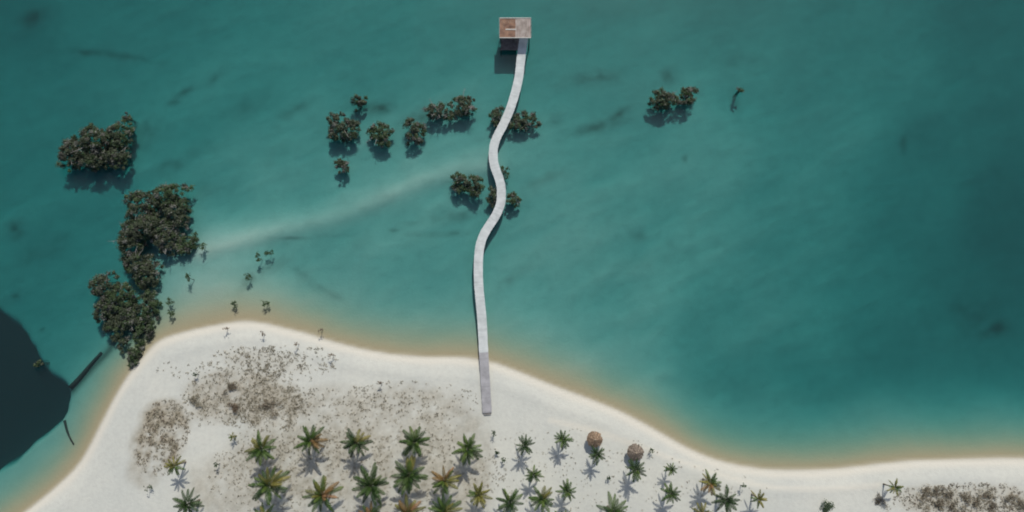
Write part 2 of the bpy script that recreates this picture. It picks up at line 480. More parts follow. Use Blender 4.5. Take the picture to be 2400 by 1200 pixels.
n1 = vnoise(X * 0.45, Y * 0.45, 31, 4, 0.6)
n2 = vnoise(X * 0.9, Y * 0.9, 32, 3, 0.6)
ALG = np.zeros_like(X)
for (a, b, rx, ry, an, s) in algae_spots:
    ALG = np.maximum(ALG, 1.4 * s * np.exp(-blob(a, b, rx, ry, an)) * np.clip(0.75 + 0.8 * n1 + 0.5 * n2, 0, 1.3))
ledge = [P2(a, b) for a, b in smooth_path(ledge_px, 4)]
LD = seg_dist(X, Y, ledge)
ALG = np.maximum(ALG, 0.85 * np.exp(-(LD / 0.75) ** 2))
ALG = np.maximum(ALG, PS ** 2 * 0.9)
ALG = np.clip(ALG + 0.10 * np.clip(n1 * 1.5, 0, 1) * np.clip(SD / 15, 0, 1), 0, 1)
TAN = np.exp(-(np.clip(SD, 0, None) / 6.2) ** 2.2)
BED = np.clip((SD + 0.35) / 0.9, 0, 1)
inl = -SD
SWASH = np.clip(np.exp(-((inl - 0.6) / 0.75) ** 2), 0, 1)
litter_spots = [(392, 985, 55, 45, 0, .95), (375, 1040, 58, 55, 0, .9), (345, 1100, 40, 40, 0, .5), (560, 920, 110, 50, 0, .7), (640, 950, 70, 55, 0, .75), (520, 950, 70, 40, 0, .6),
                (620, 850, 90, 25, -8, .3), (780, 980, 110, 70, 0, .5), (960, 960, 130, 55, 0, .5), (1050, 1010, 90, 60, 0, .5), (700, 1080, 150, 90, 0, .6),
                (900, 1090, 190, 110, 0, .55), (1090, 1130, 60, 90, 0, .6), (560, 1150, 120, 80, 0, .5), (2290, 1175, 190, 35, 0, .55), (2160, 1165, 60, 25, 0, .4), (1560, 1180, 300, 60, 0, .15)]
rake = [P2(a, b, .6) for a, b in smooth_path([(1290, 985), (1400, 1012), (1500, 1047), (1560, 1070), (1640, 1096), (1720, 1121), (1800, 1141), (1920, 1146), (2060, 1138)], 4)]
SWASH = np.maximum(SWASH, 0.75 * np.exp(-((seg_dist(X, Y, rake) + 0.1 * n2) / 0.45) ** 2))
LIT = np.zeros_like(X)
for (a, b, rx, ry, an, s) in litter_spots:
    LIT = np.maximum(LIT, s * np.clip(1.6 - blob(a, b, rx, ry, an), 0, 1) * np.clip(0.85 + 0.8 * n1 + 0.6 * n2, 0, 1))
LIT = np.clip(LIT * 1.15, 0, 1)
xe = P2(1150, 1090, .7)[0]
LIT = np.maximum(LIT, 0.42 * np.clip((P2(1150, 985, .7)[1] - Y + n1) / 2, 0, 1) * (X < xe + 1) * np.clip((X - P2(560, 1050, .7)[0]) / 4, 0, 1) * np.clip(0.9 + 0.8 * n2, 0.2, 1))
LIT *= np.where(Y < P2(1150, 890, .7)[1], np.where(X < P2(1900, 1150, .7)[0], 0.25 + 0.75 * np.clip((xe + 0.2 * n2 - X) / 0.8 + .5, 0, 1), 1.0), 1.0)
LIT *= np.clip((inl - 1.0) / 2.0, 0, 1)

nx, ny = len(xs), len(ys)
co = np.stack([X.ravel(), Y.ravel(), Z.ravel()], 1)
ii, jj = np.meshgrid(np.arange(nx - 1), np.arange(ny - 1), indexing='ij')
q = np.stack([ii * ny + jj, (ii + 1) * ny + jj, (ii + 1) * ny + jj + 1, ii * ny + jj + 1], -1).reshape(-1, 4)
qsd = SD.ravel()[q].mean(1)

def sheet(name, sel):
    f = q[sel]
    used, inv = np.unique(f, return_inverse=True)
    f = inv.reshape(-1, 4)
    me = bpy.data.meshes.new(name)
    me.vertices.add(len(used)); me.vertices.foreach_set('co', co[used].ravel())
    me.loops.add(f.size); me.loops.foreach_set('vertex_index', f.ravel().astype(np.int32))
    me.polygons.add(len(f)); me.polygons.foreach_set('loop_start', np.arange(0, f.size, 4, dtype=np.int32))
    me.update(calc_edges=True)
    me.polygons.foreach_set('use_smooth', np.ones(len(f), dtype=bool))
    for an, arr in (('algae', ALG), ('tan', TAN), ('bed', BED), ('swash', SWASH), ('litter', LIT)):
        at = me.attributes.new(an, 'FLOAT', 'POINT')
        at.data.foreach_set('value', arr.ravel()[used].astype(np.float32))
    me.materials.append(M['ground'])
    return link(name, me)

beach = tag(sheet('beach', qsd < 0.0), 'white marl sand beach with pale wet edge along the lagoon', 'beach', kind='structure')
bed = tag(sheet('lagoon_bed', qsd >= 0.0), 'pale sandy lagoon floor with weed patches under the water', 'lagoon bed', kind='structure')

def ground_z(x, y):
    xa, ya = np.array([[float(x)]]), np.array([[float(y)]])
    i = int(np.clip(np.searchsorted(xs, x) - 1, 0, nx - 2)); j = int(np.clip(np.searchsorted(ys, y) - 1, 0, ny - 2))
    tx = (x - xs[i]) / (xs[i + 1] - xs[i]); ty = (y - ys[j]) / (ys[j + 1] - ys[j])
    return float((Z[i, j] * (1 - tx) + Z[i + 1, j] * tx) * (1 - ty) + (Z[i, j + 1] * (1 - tx) + Z[i + 1, j + 1] * tx) * ty)

wb = box((0, 0, -12.0), 9900, 9900, 24.0)
water = tag(link('water', mesh('water', wb[0], wb[1], M['water'])), 'clear turquoise lagoon water', 'water', kind='structure')

def stand(px, py, h):
    """base point of an upright thing whose top shows at this pixel: the ground it stands on gives the distance"""
    z = 0.0
    for _ in range(6):
        p = P(px, py, z + h)
        z = ground_z(p.x, p.y)
    return Vector((p.x, p.y, z))

# ------------------------------------------------------------------ the pier
pier_px = [(1229, 80), (1224, 115), (1220, 146), (1217, 175), (1211, 204), (1203, 233), (1193, 262), (1178, 295), (1165, 320), (1158, 340), (1156, 358),
           (1157, 378), (1162, 398), (1169, 416), (1174, 436), (1175, 455), (1173, 478), (1163, 503), (1149, 525), (1137, 544), (1128, 565), (1123, 590),
           (1121, 625), (1122, 667), (1126, 710), (1130, 755), (1134, 833), (1139, 917), (1142, 968)]
DECK_Z = 1.0
pl = [P2(a, b, DECK_Z) for a, b in smooth_path(pier_px, 8)]
# even spacing
seg = [0.0]
for a, b in zip(pl[:-1], pl[1:]):
    seg.append(seg[-1] + math.hypot(b[0] - a[0], b[1] - a[1]))
TOTAL = seg[-1]
def pier_at(s):
    s = min(max(s, 0), TOTAL - 1e-6)
    k = int(np.searchsorted(seg, s, side='right') - 1); k = min(k, len(pl) - 2)
    t = (s - seg[k]) / (seg[k + 1] - seg[k] + 1e-9)
    return Vector((pl[k][0] + (pl[k + 1][0] - pl[k][0]) * t, pl[k][1] + (pl[k + 1][1] - pl[k][1]) * t))
def pier_dir(s):
    d = pier_at(s + 0.4) - pier_at(s - 0.4)
    return d.normalized()
rng = random.Random(4)
pier = tag(empty('pier', (*pier_at(TOTAL), 0.6)), 'winding pale grey plank pier on posts, running from the sand far into the lagoon', 'pier')
pier_off = Vector((-pier.location.x, -pier.location.y, -pier.location.z))
def loc(parts):
    V, Fc = parts
    return [v + pier_off for v in V], Fc
W = 1.62
STEP = 0.24
planks = {'a': [], 'b': []}
s = 0.12
while s < TOTAL - 0.1:
    p = pier_at(s); d = pier_dir(s)
    ang = math.atan2(d.y, d.x)
    z = DECK_Z + rng.uniform(-.004, .004)
    key = 'b' if s > TOTAL - 10.2 + rng.uniform(-.3, .3) else 'a'
    planks[key].append(box((p.x, p.y, z - 0.025), STEP - 0.018, W + rng.uniform(-.05, .05), 0.05, ang + rng.uniform(-.008, .008)))
    s += STEP
V1, F1 = loc(join(planks['a'])); V2, F2 = loc(join(planks['b']))
tag(link('deck_planks', mesh('deck_planks', V1, F1, M['deck']), pier), kind='stuff')
tag(link('deck_planks', mesh('deck_planks', V2, F2, M['deck_grey']), pier), 'darker lilac grey planks of the landward end', kind='stuff')
for side in (-1, 1):
    V, Fc = [], []
    ss = np.linspace(0, TOTAL, 120)
    for i, s in enumerate(ss):
        p = pier_at(s); d = pier_dir(s); n = Vector((-d.y, d.x))
        for off, dz in ((0.58, -0.056), (0.68, -0.056), (0.68, -0.24), (0.58, -0.24)):
            w = p + n * side * off
            V.append(Vector((w.x, w.y, DECK_Z + dz)) + pier_off)
    k = len(ss)
    for i in range(k - 1):
        for j in range(4):
            Fc.append((i * 4 + j, i * 4 + (j + 1) % 4, (i + 1) * 4 + (j + 1) % 4, (i + 1) * 4 + j))
    Fc.append((3, 2, 1, 0)); Fc.append(tuple((k - 1) * 4 + j for j in range(4)))
    link('stringer', mesh('stringer', V, Fc, M['beam']), pier)
s = 1.5
while s < TOTAL:
    p = pier_at(s); d = pier_dir(s); n = Vector((-d.y, d.x))
    ang = math.atan2(d.y, d.x)
    for side in (-1, 1):
        w = p + n * side * 0.50
        gz = ground_z(w.x, w.y) - 0.4
        V, Fc = tube([(w.x, w.y, gz), (w.x, w.y, DECK_Z - 0.26)], [0.10, 0.09], 8)
        link('post', mesh('post', [v + pier_off for v in V], Fc, M['pile']), pier)
    V, Fc = loc(box((p.x, p.y, DECK_Z - 0.32), 0.12, 1.5, 0.12, ang))
    link('cross_beam', mesh('cross_beam', V, Fc, M['beam']), pier)
    s += 3.1
# step at the landward end
p = pier_at(TOTAL); d = pier_dir(TOTAL); ang = math.atan2(d.y, d.x)
pe = p + d * 0.22
V, Fc = loc(box((pe.x, pe.y, DECK_Z - 0.14), 0.28, 1.25, 0.06, ang))
link('step', mesh('step', V, Fc, M['beam']), pier)
pe = p + d * 0.12
V, Fc = loc(box((pe.x, pe.y, 0.72), 0.10, 1.30, 0.24, ang))
link('step_riser', mesh('step_riser', V, Fc, M['pile']), pier)

# ------------------------------------------------------------------ raised deck at the lagoon end
ZR = 3.4
c0 = P(1206, 66, ZR)
x0, x1 = P(1171, 66, ZR).x, P(1244, 66, ZR).x
y1, y0 = P(1206, 42, ZR).y, P(1206, 89, ZR).y
gz = ground_z(c0.x, c0.y)
tw = tag(empty('lookout_platform', (c0.x, c0.y, 0.0)), 'raised wooden platform, half reddish and half pale boards, at the lagoon end of the pier', 'platform')
def twl(parts):
    V, Fc = parts
    return [v - tw.location for v in V], Fc
nb = 14
bw = (x1 - x0) / nb
for i in range(nb):
    xc = x0 + bw * (i + .5)
    red = i < 7
    m = M['red_board'] if red else M['pale_board']
    V, Fc = twl(box((xc, (y0 + y1) / 2 + rng.uniform(-.04, .04), ZR - 0.02 + rng.uniform(-.006, .006)), bw - 0.025, y1 - y0 - 0.15 + rng.uniform(-.06, .06), 0.045, rng.uniform(-.004, .004)))
    link('board', mesh('board', V, Fc, m), tw)
for yy in (y0 + 0.03, y1 - 0.03):
    V, Fc = twl(box(((x0 + x1) / 2, yy, ZR + 0.03), x1 - x0 + 0.1, 0.14, 0.10)); link('edge_beam', mesh('edge_beam', V, Fc, M['pale_rail']), tw)
for xx in (x0 - 0.02, x1 + 0.02):
    V, Fc = twl(box((xx, (y0 + y1) / 2, ZR - 0.02), 0.12, y1 - y0 - 0.10, 0.12)); link('edge_beam', mesh('edge_beam', V, Fc, M['beam']), tw)
ym = y0 + (y1 - y0) * 0.42
V, Fc = twl(box((x0 + (x1 - x0) * 0.36, ym, ZR + 0.05), (x1 - x0) * 0.34, 0.20, 0.06)); link('bench_slat', mesh('bench_slat', V, Fc, M['pale_rail']), tw)
V, Fc = twl(box((x0 + (x1 - x0) * 0.36, ym + 0.9, ZR + 0.045), (x1 - x0) * 0.30, 0.75, 0.05)); link('floor_hatch', mesh('floor_hatch', V, Fc, M['red_board']), tw)
for fx in (0.05, 0.5, 0.95):
    for fy in (0.06, 0.94):
        xx = x0 + (x1 - x0) * fx; yy = y0 + (y1 - y0) * fy
        V, Fc = twl(tube([(xx, yy, ground_z(xx, yy) - 0.4), (xx, yy, ZR - 0.10)], [0.12, 0.10], 8))
        link('post', mesh('post', V, Fc, M['pile']), tw)
for fy in (0.06, 0.94):
    V, Fc = twl(box(((x0 + x1) / 2, y0 + (y1 - y0) * fy, ZR - 0.13), x1 - x0 - 0.2, 0.13, 0.14)); link('cross_beam', mesh('cross_beam', V, Fc, M['beam']), tw)
lx1 = pier_at(0).x - 0.86
V, Fc = twl(join([box(((x0 + lx1) / 2 + .05, y0 - 1.1 + k * 0.25, DECK_Z - 0.03), lx1 - x0 - .1, 0.23, 0.05) for k in range(int((y1 - y0 + 0.9) / 0.25))]))  # carried past the upper deck to close a lit gap in its shadow
tag(link('landing_planks', mesh('landing_planks', V, Fc, M['landing']), tw), 'shade-coloured dark planks of the lower landing', kind='stuff')
for fx in (0.05, 0.9):
    xx = x0 + (lx1 - x0) * fx; yy = y0 - 0.95
    V, Fc = twl(tube([(xx, yy, ground_z(xx, yy) - 0.4), (xx, yy, DECK_Z - 0.06)], [0.10, 0.09], 8))
    link('post', mesh('post', V, Fc, M['pile']), tw)
for k in range(8):   # ladder from landing to the upper deck
    V, Fc = twl(box((x1 - 0.45, y1 + 0.10 + 0.02, DECK_Z + 0.3 * k), 0.6, 0.06, 0.05)); link('ladder_rung', mesh('ladder_rung', V, Fc, M['beam']), tw)

# ------------------------------------------------------------------ palms
def frond_mesh(name, pitch, droop, mat, seed, dense=17):
    r = random.Random(seed)
    L = 1.0
    V, Fc = [], []
    pts = []
    x = z = 0.0
    n = 8
    a = pitch
    for i in range(n + 1):
        pts.append(Vector((x, 0, z)))
        x += math.cos(a) * L / n; z += math.sin(a) * L / n
        a -= droop / n * (0.5 + i / n)
    def at(t):
        f = t * n; i = min(int(f), n - 1)
        return pts[i].lerp(pts[i + 1], f - i)
    v, f = tube(pts, [0.014 * (1 - 0.85 * i / n) for i in range(n + 1)], 3)
    V += v; Fc += f
    for k in range(dense):
        t = 0.16 + 0.82 * k / (dense - 1)
        p = at(t); tg = (at(min(t + .05, 1)) - at(max(t - .05, 0))).normalized()
        ln = 0.30 * math.sin(math.pi * (0.18 + 0.74 * t)) ** 0.8 * r.uniform(.85, 1.1)
        for sgn in (-1, 1):
            out = (Vector((0, sgn, 0)) * 0.75 + tg * (0.45 + .5 * t) + Vector((0, 0, -0.30 - r.uniform(0, .35)))).normalized()
            w = tg * 0.038
            o = len(V)
            V += [p - w * .5, p + w * .5, p + out * ln * .55 + w * .6, p + out * ln + Vector((0, 0, -0.05)), p + out * ln * .55 - w * .6]
            Fc += [(o, o + 1, o + 2, o + 4), (o + 4, o + 2, o + 3)]
    return mesh(name, V, Fc, mat)

FR = {}
for ck, mk in (('g', 'palm_green'), ('d', 'palm_dark'), ('y', 'palm_yellow'), ('o', 'palm_orange')):
    for lv, (pt, dr) in enumerate(((80, 50), (62, 75), (42, 82), (18, 70), (-14, 45))):
        for sd_ in range(2):
            FR[ck, lv, sd_] = frond_mesh('frond', R(pt), R(dr), M[mk], 100 + lv * 2 + sd_)

def palm(px, py, rpx, colours, label, group, seed, name='palm_tree', hgt=None):
    r = random.Random(seed)
    rad = rpx / 13.3
    h = hgt if hgt else 1.8 + 1.0 * rad
    rad *= 0.78
    base = stand(px, py, h)
    lean = Vector((r.uniform(-.25, .25), r.uniform(-.2, .2), 0)) * min(h / 5, 1)
    root = tag(empty(name, base - lean, 0), label, 'palm', group)
    path = [(-0.0, 0, -0.25)] + [(lean.x * t ** 1.6, lean.y * t ** 1.6, h * t) for t in (0.08, .3, .55, .8, 1.0)]
    tr = 0.07 + 0.022 * rad
    V, Fc = tube(path, [tr * 2.0, tr * 1.5, tr * 1.1, tr, tr * .95, tr * 1.1], 8)
    link('trunk', mesh('trunk', V, Fc, M['palm_trunk'], smooth=True), root)
    nfr = int(13 + rad * 4.2)
    top = Vector((lean.x, lean.y, h))
    a0 = r.uniform(0, 6.28)
    for i in range(nfr):
        t = i / (nfr - 1)
        lv = min(4, int(t * 4.6 + r.uniform(-.3, .3))) if t > 0 else 0
        lv = max(lv, 0)
        az = a0 + i * 2.39996 + r.uniform(-.25, .25)
        main = colours[0]
        # colours: main colour + optional (colour, azimuth in degrees, spread, share)
        ck = main
        for (c2, adeg, spread, share) in colours[1:]:
            da = (math.degrees(az) - adeg + 180) % 360 - 180
            if abs(da) < spread and r.random() < share:
                ck = c2
        if ck == 'g' and r.random() < .25: ck = 'd'
        ln = rad * r.uniform(1.0, 1.35) * (0.75 if lv == 0 else 1.0)
        link('frond', FR[ck, lv, r.randrange(2)], root, top + Vector((0, 0, -0.04 * lv)), (0, 0, az), (ln, ln * r.uniform(.62, .9), ln))
    return root

G1 = 'young palms planted on the sand'
palms = [
    (612, 1052, 40, ['g', ('y', 120, 70, .8), ('d', 0, 60, .6)], 'bushy palm with yellow and dark green fronds, innermost of its row on the scrubby sand'),
    (728, 1033, 40, ['g', ('o', 0, 40, .8)], 'green palm with one rusty brown frond side on the scrubby sand'),
    (835, 1037, 38, ['d', ('y', 50, 50, .9)], 'dark green palm with a yellow upright frond on the scrubby sand'),
    (972, 1035, 40, ['g'], 'even green palm with a violet shadow on the scrubby sand'),
    (1097, 1052, 38, ['g', ('y', 90, 40, .4)], 'green palm nearest the foot of the pier, with a long split shadow'),
    (1230, 1045, 26, ['d'], 'slim dark green palm on clean sand just across from the pier foot'),
    (1320, 1030, 25, ['g'], 'small green palm on clean sand beside the orange thatched parasol'),
    (1400, 1066, 24, ['d'], 'dark green palm half covered by the orange thatched parasol'),
    (1489, 1102, 28, ['d', ('g', 0, 90, .5)], 'dark palm half covered by the grey brown thatched parasol'),
    (1573, 1100, 18, ['g'], 'tiny round green palm on clean sand near the smooth beach edge'),
    (1665, 1132, 30, ['y', ('g', 40, 70, .8), ('o', 250, 50, .8)], 'olive palm with yellow fronds on one side and a reddish dead frond'),
    (408, 1092, 25, ['y', ('g', 270, 80, .5)], 'small yellow green palm standing alone beside the oval weed patch'),
    (630, 1136, 48, ['g', ('y', 60, 70, .8)], 'large palm with yellow tipped fronds in the second palm row'),
    (755, 1160, 48, ['g', ('y', 150, 60, .6), ('o', 20, 45, .9)], 'large palm with orange dying fronds on one side in the second palm row'),
    (870, 1137, 47, ['g', ('d', 200, 80, .6)], 'large dense green palm in the second palm row'),
    (958, 1115, 46, ['g', ('y', 100, 60, .6)], 'large round green palm casting a broad blue shadow'),
    (1042, 1127, 38, ['g', ('o', 110, 60, .95), ('y', 0, 50, .7)], 'palm with bright orange top fronds in the second palm row'),
    (1122, 1160, 32, ['y', ('g', 180, 60, .5)], 'yellow palm at the edge of the scrubby sand'),
    (1250, 1113, 24, ['g'], 'small light green palm with short fronds on clean grey sand'),
    (1330, 1152, 28, ['g'], 'compact green palm with a blue shadow on clean grey sand'),
    (1195, 1178, 34, ['d', ('g', 90, 60, .5)], 'deep green star shaped palm beside the yellow palm'),
    (1270, 1170, 34, ['g', ('y', 60, 60, .6)], 'ragged star shaped palm with pale tips on clean grey sand'),
    (1573, 1157, 28, ['g', ('d', 0, 80, .4)], 'green palm with a wide grey shadow, inland of the tiny round palm'),
    (1702, 1172, 34, ['d'], 'deep green spiky palm beside the olive palm'),
    (1778, 1170, 22, ['y', ('g', 200, 80, .5)], 'small yellow palm farthest along the clean sand'),
    (440, 1182, 36, ['d'], 'dark green spiky palm at the inland side of the lone yellow palm'),
    (1042, 1198, 42, ['g', ('y', 0, 80, .5)], 'green palm inland of the orange topped palm'),
    (955, 1204, 42, ['o', ('y', 100, 90, .5)], 'dying palm with orange brown fronds'),
    (1436, 1200, 42, ['g'], 'full bright green palm on clean sand inland of the parasols'),
    (870, 1215, 40, ['o', ('g', 90, 90, .4)], 'brown and green palm inland of the large dense palm'),
    (1645, 1205, 26, ['y'], 'pale yellow palm inland of the olive palm'),
    (2098, 1142, 20, ['y', ('g', 260, 100, .6)], 'small yellow green palm standing alone next to the dry scrub strip'),
    (620, 1215, 36, ['g', ('y', 90, 90, .4)], 'green palm inland of the large yellow tipped palm'),
    (1320, 1216, 26, ['g'], 'green palm inland of the compact green palm'),
    (545, 1024, 12, ['y', ('g', 200, 90, .5)], 'seedling palm with a few short yellow fronds'),
]
for i, (a, b, rp, cs, lab) in enumerate(palms):
    palm(a, b, rp, cs, lab, G1, 500 + i, hgt=None if rp > 15 else 1.5)

# ------------------------------------------------------------------ thatched parasols
def parasol(px, py, rpx, label, seed, mat):
    r = random.Random(seed)
    h = 2.6; rad = rpx / 13.3
    base = stand(px, py, h)
    root = tag(empty('thatched_parasol', base), label, 'parasol', 'thatched beach parasols')
    V, Fc = tube([(0, 0, -0.3), (0, 0, h - 0.15)], [0.085, 0.07], 8)
    link('post', mesh('post', V, Fc, M['palm_trunk']), root)
    for tier, (r0, z0, r1, z1) in enumerate(((rad, h - 0.78, 0.42 * rad, h - 0.22), (rad * .58, h - 0.30, 0.05, h + 0.10))):
        n = 34
        V, Fc = [], []
        for k in range(n):       # overlapping hanging straw bundles
            an = 2 * math.pi * (k + r.uniform(-.2, .2)) / n
            hw = math.pi / n * 1.25
            ro = r0 * r.uniform(.92, 1.06); zo = z0 - r.uniform(0, .10)
            lift = r.uniform(0, .03)
            o = len(V)
            for (rr, zz, w, th) in ((r1, z1, hw, 0), ((ro + r1) / 2, (zo + z1) / 2 + .05 + lift, hw, 0), (ro, zo + lift, hw * .8, 0)):
                V += [Vector((rr * math.cos(an - w), rr * math.sin(an - w), zz)), Vector((rr * math.cos(an + w), rr * math.sin(an + w), zz))]
            V += [v - Vector((0, 0, .06)) for v in V[o:o + 6]]
            Fc += [(o, o + 1, o + 3, o + 2), (o + 2, o + 3, o + 5, o + 4), (o + 7, o + 6, o + 8, o + 9), (o + 9, o + 8, o + 10, o + 11),
                   (o + 4, o + 5, o + 11, o + 10), (o, o + 2, o + 8, o + 6), (o + 2, o + 4, o + 10, o + 8), (o + 3, o + 1, o + 7, o + 9), (o + 5, o + 3, o + 9, o + 11)]
        tag(link('thatch_tier', mesh('thatch_tier', V, Fc, M[mat]), root), kind='stuff')
    V, Fc = tube([(0, 0, h - .05), (0, 0, h + .12), (0, 0, h + .28)], [0.16, 0.13, 0.03], 8)
    link('peak_cap', mesh('peak_cap', V, Fc, M['thatch_pale']), root)
    for k in range(6):
        an = k * math.pi / 3
        V, Fc = tube([(0.06 * math.cos(an), .06 * math.sin(an), h - .25), (rad * .9 * math.cos(an), rad * .9 * math.sin(an), h - .85)], [.03, .025], 5)
        link('rafter', mesh('rafter', V, Fc, M['palm_trunk']), root)
    return root
parasol(1395, 1031, 18, 'round orange brown thatched parasol next to a small green palm', 1, 'thatch')
parasol(1491, 1062, 19, 'round grey brown thatched parasol nearest the smooth beach edge', 2, 'thatch_grey')

# ------------------------------------------------------------------ mangroves
def mangrove(px, py, rx, ry, h, leaf, label, group, seed, twigs=0, dens=1.0):
    g = np.random.default_rng(seed)
    r = random.Random(seed)
    ax, ay = rx / 13.0, ry / 13.0
    h *= 0.95 if group == GA else 0.85
    if group != GB: rx, ry = rx * 1.13, ry * 1.13
    base = P(px, py, h * 0.55)               # a crown on the water: the waterline gives the distance
    if ground_z(base.x, base.y) > 0: base = stand(px, py, h * 0.55)
    gz = ground_z(base.x, base.y)
    root = tag(empty('mangrove_tree', (base.x, base.y, gz)), label, 'mangrove', group)
    zc = max(0.0, -gz)                      # height of the waterline above the root
    zlow, zhigh = zc + 0.05, zc + h
    ph = [r.uniform(0, 6.283) for _ in range(3)]
    # leaf clumps over and through a dome that comes down to the water
    ncl = int(max(6, 9.0 * ax * ay))
    C, S = [], []
    for k in range(ncl):
        an = r.uniform(0, 6.283); rr = math.sqrt(r.random())
        edge = 0.86 + 0.13 * math.sin(2 * an + ph[0]) + 0.12 * math.sin(3 * an + ph[1]) + 0.07 * math.sin(5 * an + ph[2])
        if r.random() < .06: edge *= 1.2
        hz = zlow + (zhigh - zlow) * max(0.06, (1 - rr ** 2) ** .55 * r.uniform(.45, 1.0))
        C.append((ax * rr * edge * math.cos(an), ay * rr * edge * math.sin(an), hz)); S.append(r.uniform(.28, .62) * min(1.0, 0.55 + 0.2 * min(ax, ay)))
    C = np.array(C); S = np.array(S)
    per = int(60 * dens)
    pts = np.repeat(C, per, 0); sz = np.repeat(S, per)
    d = g.normal(size=(len(pts), 3)); d /= np.linalg.norm(d, axis=1)[:, None]
    rad = sz * g.uniform(.15, 1.25, len(pts))
    pts = pts + d * rad[:, None] * np.array([1, 1, .75])
    pts[:, 2] = np.maximum(pts[:, 2], zc + .03)
    if group in (GC, GD):                   # foliage is kept off the walkway
        far = seg_dist(pts[:, 0] + base.x, pts[:, 1] + base.y, pl[::4]) > 1.0
    else:
        far = np.ones(len(pts), bool)
    nrm = d * .7 + np.array([0, 0, .6]) + g.normal(size=d.shape) * .45
    nrm /= np.linalg.norm(nrm, axis=1)[:, None]
    u = np.cross(nrm, g.normal(size=d.shape)); u /= np.linalg.norm(u, axis=1)[:, None]
    v = np.cross(nrm, u)
    s1 = g.uniform(.07, .15, len(pts))[:, None]
    fm = np.repeat(g.choice(4, len(C), p=[.64, .20, .10, .06]), per)
    fm = np.where(g.random(len(fm)) < .06, 3, fm)
    other = M['mangrove_leaf_green'] if leaf != 'mangrove_leaf_green' else M['mangrove_leaf']
    pts, u, v, s1, fm = pts[far], u[far], v[far], s1[far], fm[far]
    me = quad_cloud('crown', pts, u * s1 * .75, v * s1 * 1.5, [M[leaf], other, M['mangrove_leaf_brown'], M['mangrove_leaf_highlight']], fm)
    link('crown', me, root)
    # trunk with limbs
    tk = min(1.0, .35 + .35 * ax)
    parts = []
    for k in range(min(7, 3 + ncl // 6)):
        c = C[r.randrange(len(C))]
        parts.append(tube([(c[0] * .08, c[1] * .08, -0.2), (c[0] * .3, c[1] * .3, zc + (c[2] - zc) * .45), (c[0] * .9, c[1] * .9, c[2] - .1)], [.10 * tk, .07 * tk, .025], 5))
    V, Fc = join(parts)
    link('trunk', mesh('trunk', V, Fc, M['mangrove_bark']), root)
    parts = []
    for k in range(7):                      # stilt roots
        an = r.uniform(0, 6.283); rr = r.uniform(.5, 1.0) * min(1.3, .6 * min(ax, ay))
        parts.append(tube([(.08 * math.cos(an), .08 * math.sin(an), zc + .7), (rr * .6 * math.cos(an), rr * .6 * math.sin(an), zc + .45), (rr * math.cos(an), rr * math.sin(an), -0.2)], [.04, .035, .03], 5))
    V, Fc = join(parts)
    link('stilt_roots', mesh('stilt_roots', V, Fc, M['mangrove_bark']), root)
    for k in range(twigs):
        an = r.uniform(0, 6.283); e = r.uniform(.8, 1.25)
        a0 = Vector((ax * .3 * math.cos(an), ay * .3 * math.sin(an), zc + h * .5))
        a1 = Vector((ax * e * math.cos(an), ay * e * math.sin(an), zc + h * r.uniform(.55, 1.0)))
        mid = a0.lerp(a1, .55) + Vector((r.uniform(-.2, .2), r.uniform(-.2, .2), .15))
        br = [tube([a0, mid, a1], [.06, .045, .02], 4)]
        for q_ in range(3):
            b0 = mid.lerp(a1, q_ / 3); b1 = b0 + Vector((r.uniform(-.5, .5), r.uniform(-.5, .5), r.uniform(0, .3)))
            br.append(tube([b0, b1], [.03, .012], 4))
        V, Fc = join(br)
        link('dead_branch', mesh('dead_branch', V, Fc, M['dead_twig']), root)
    return root

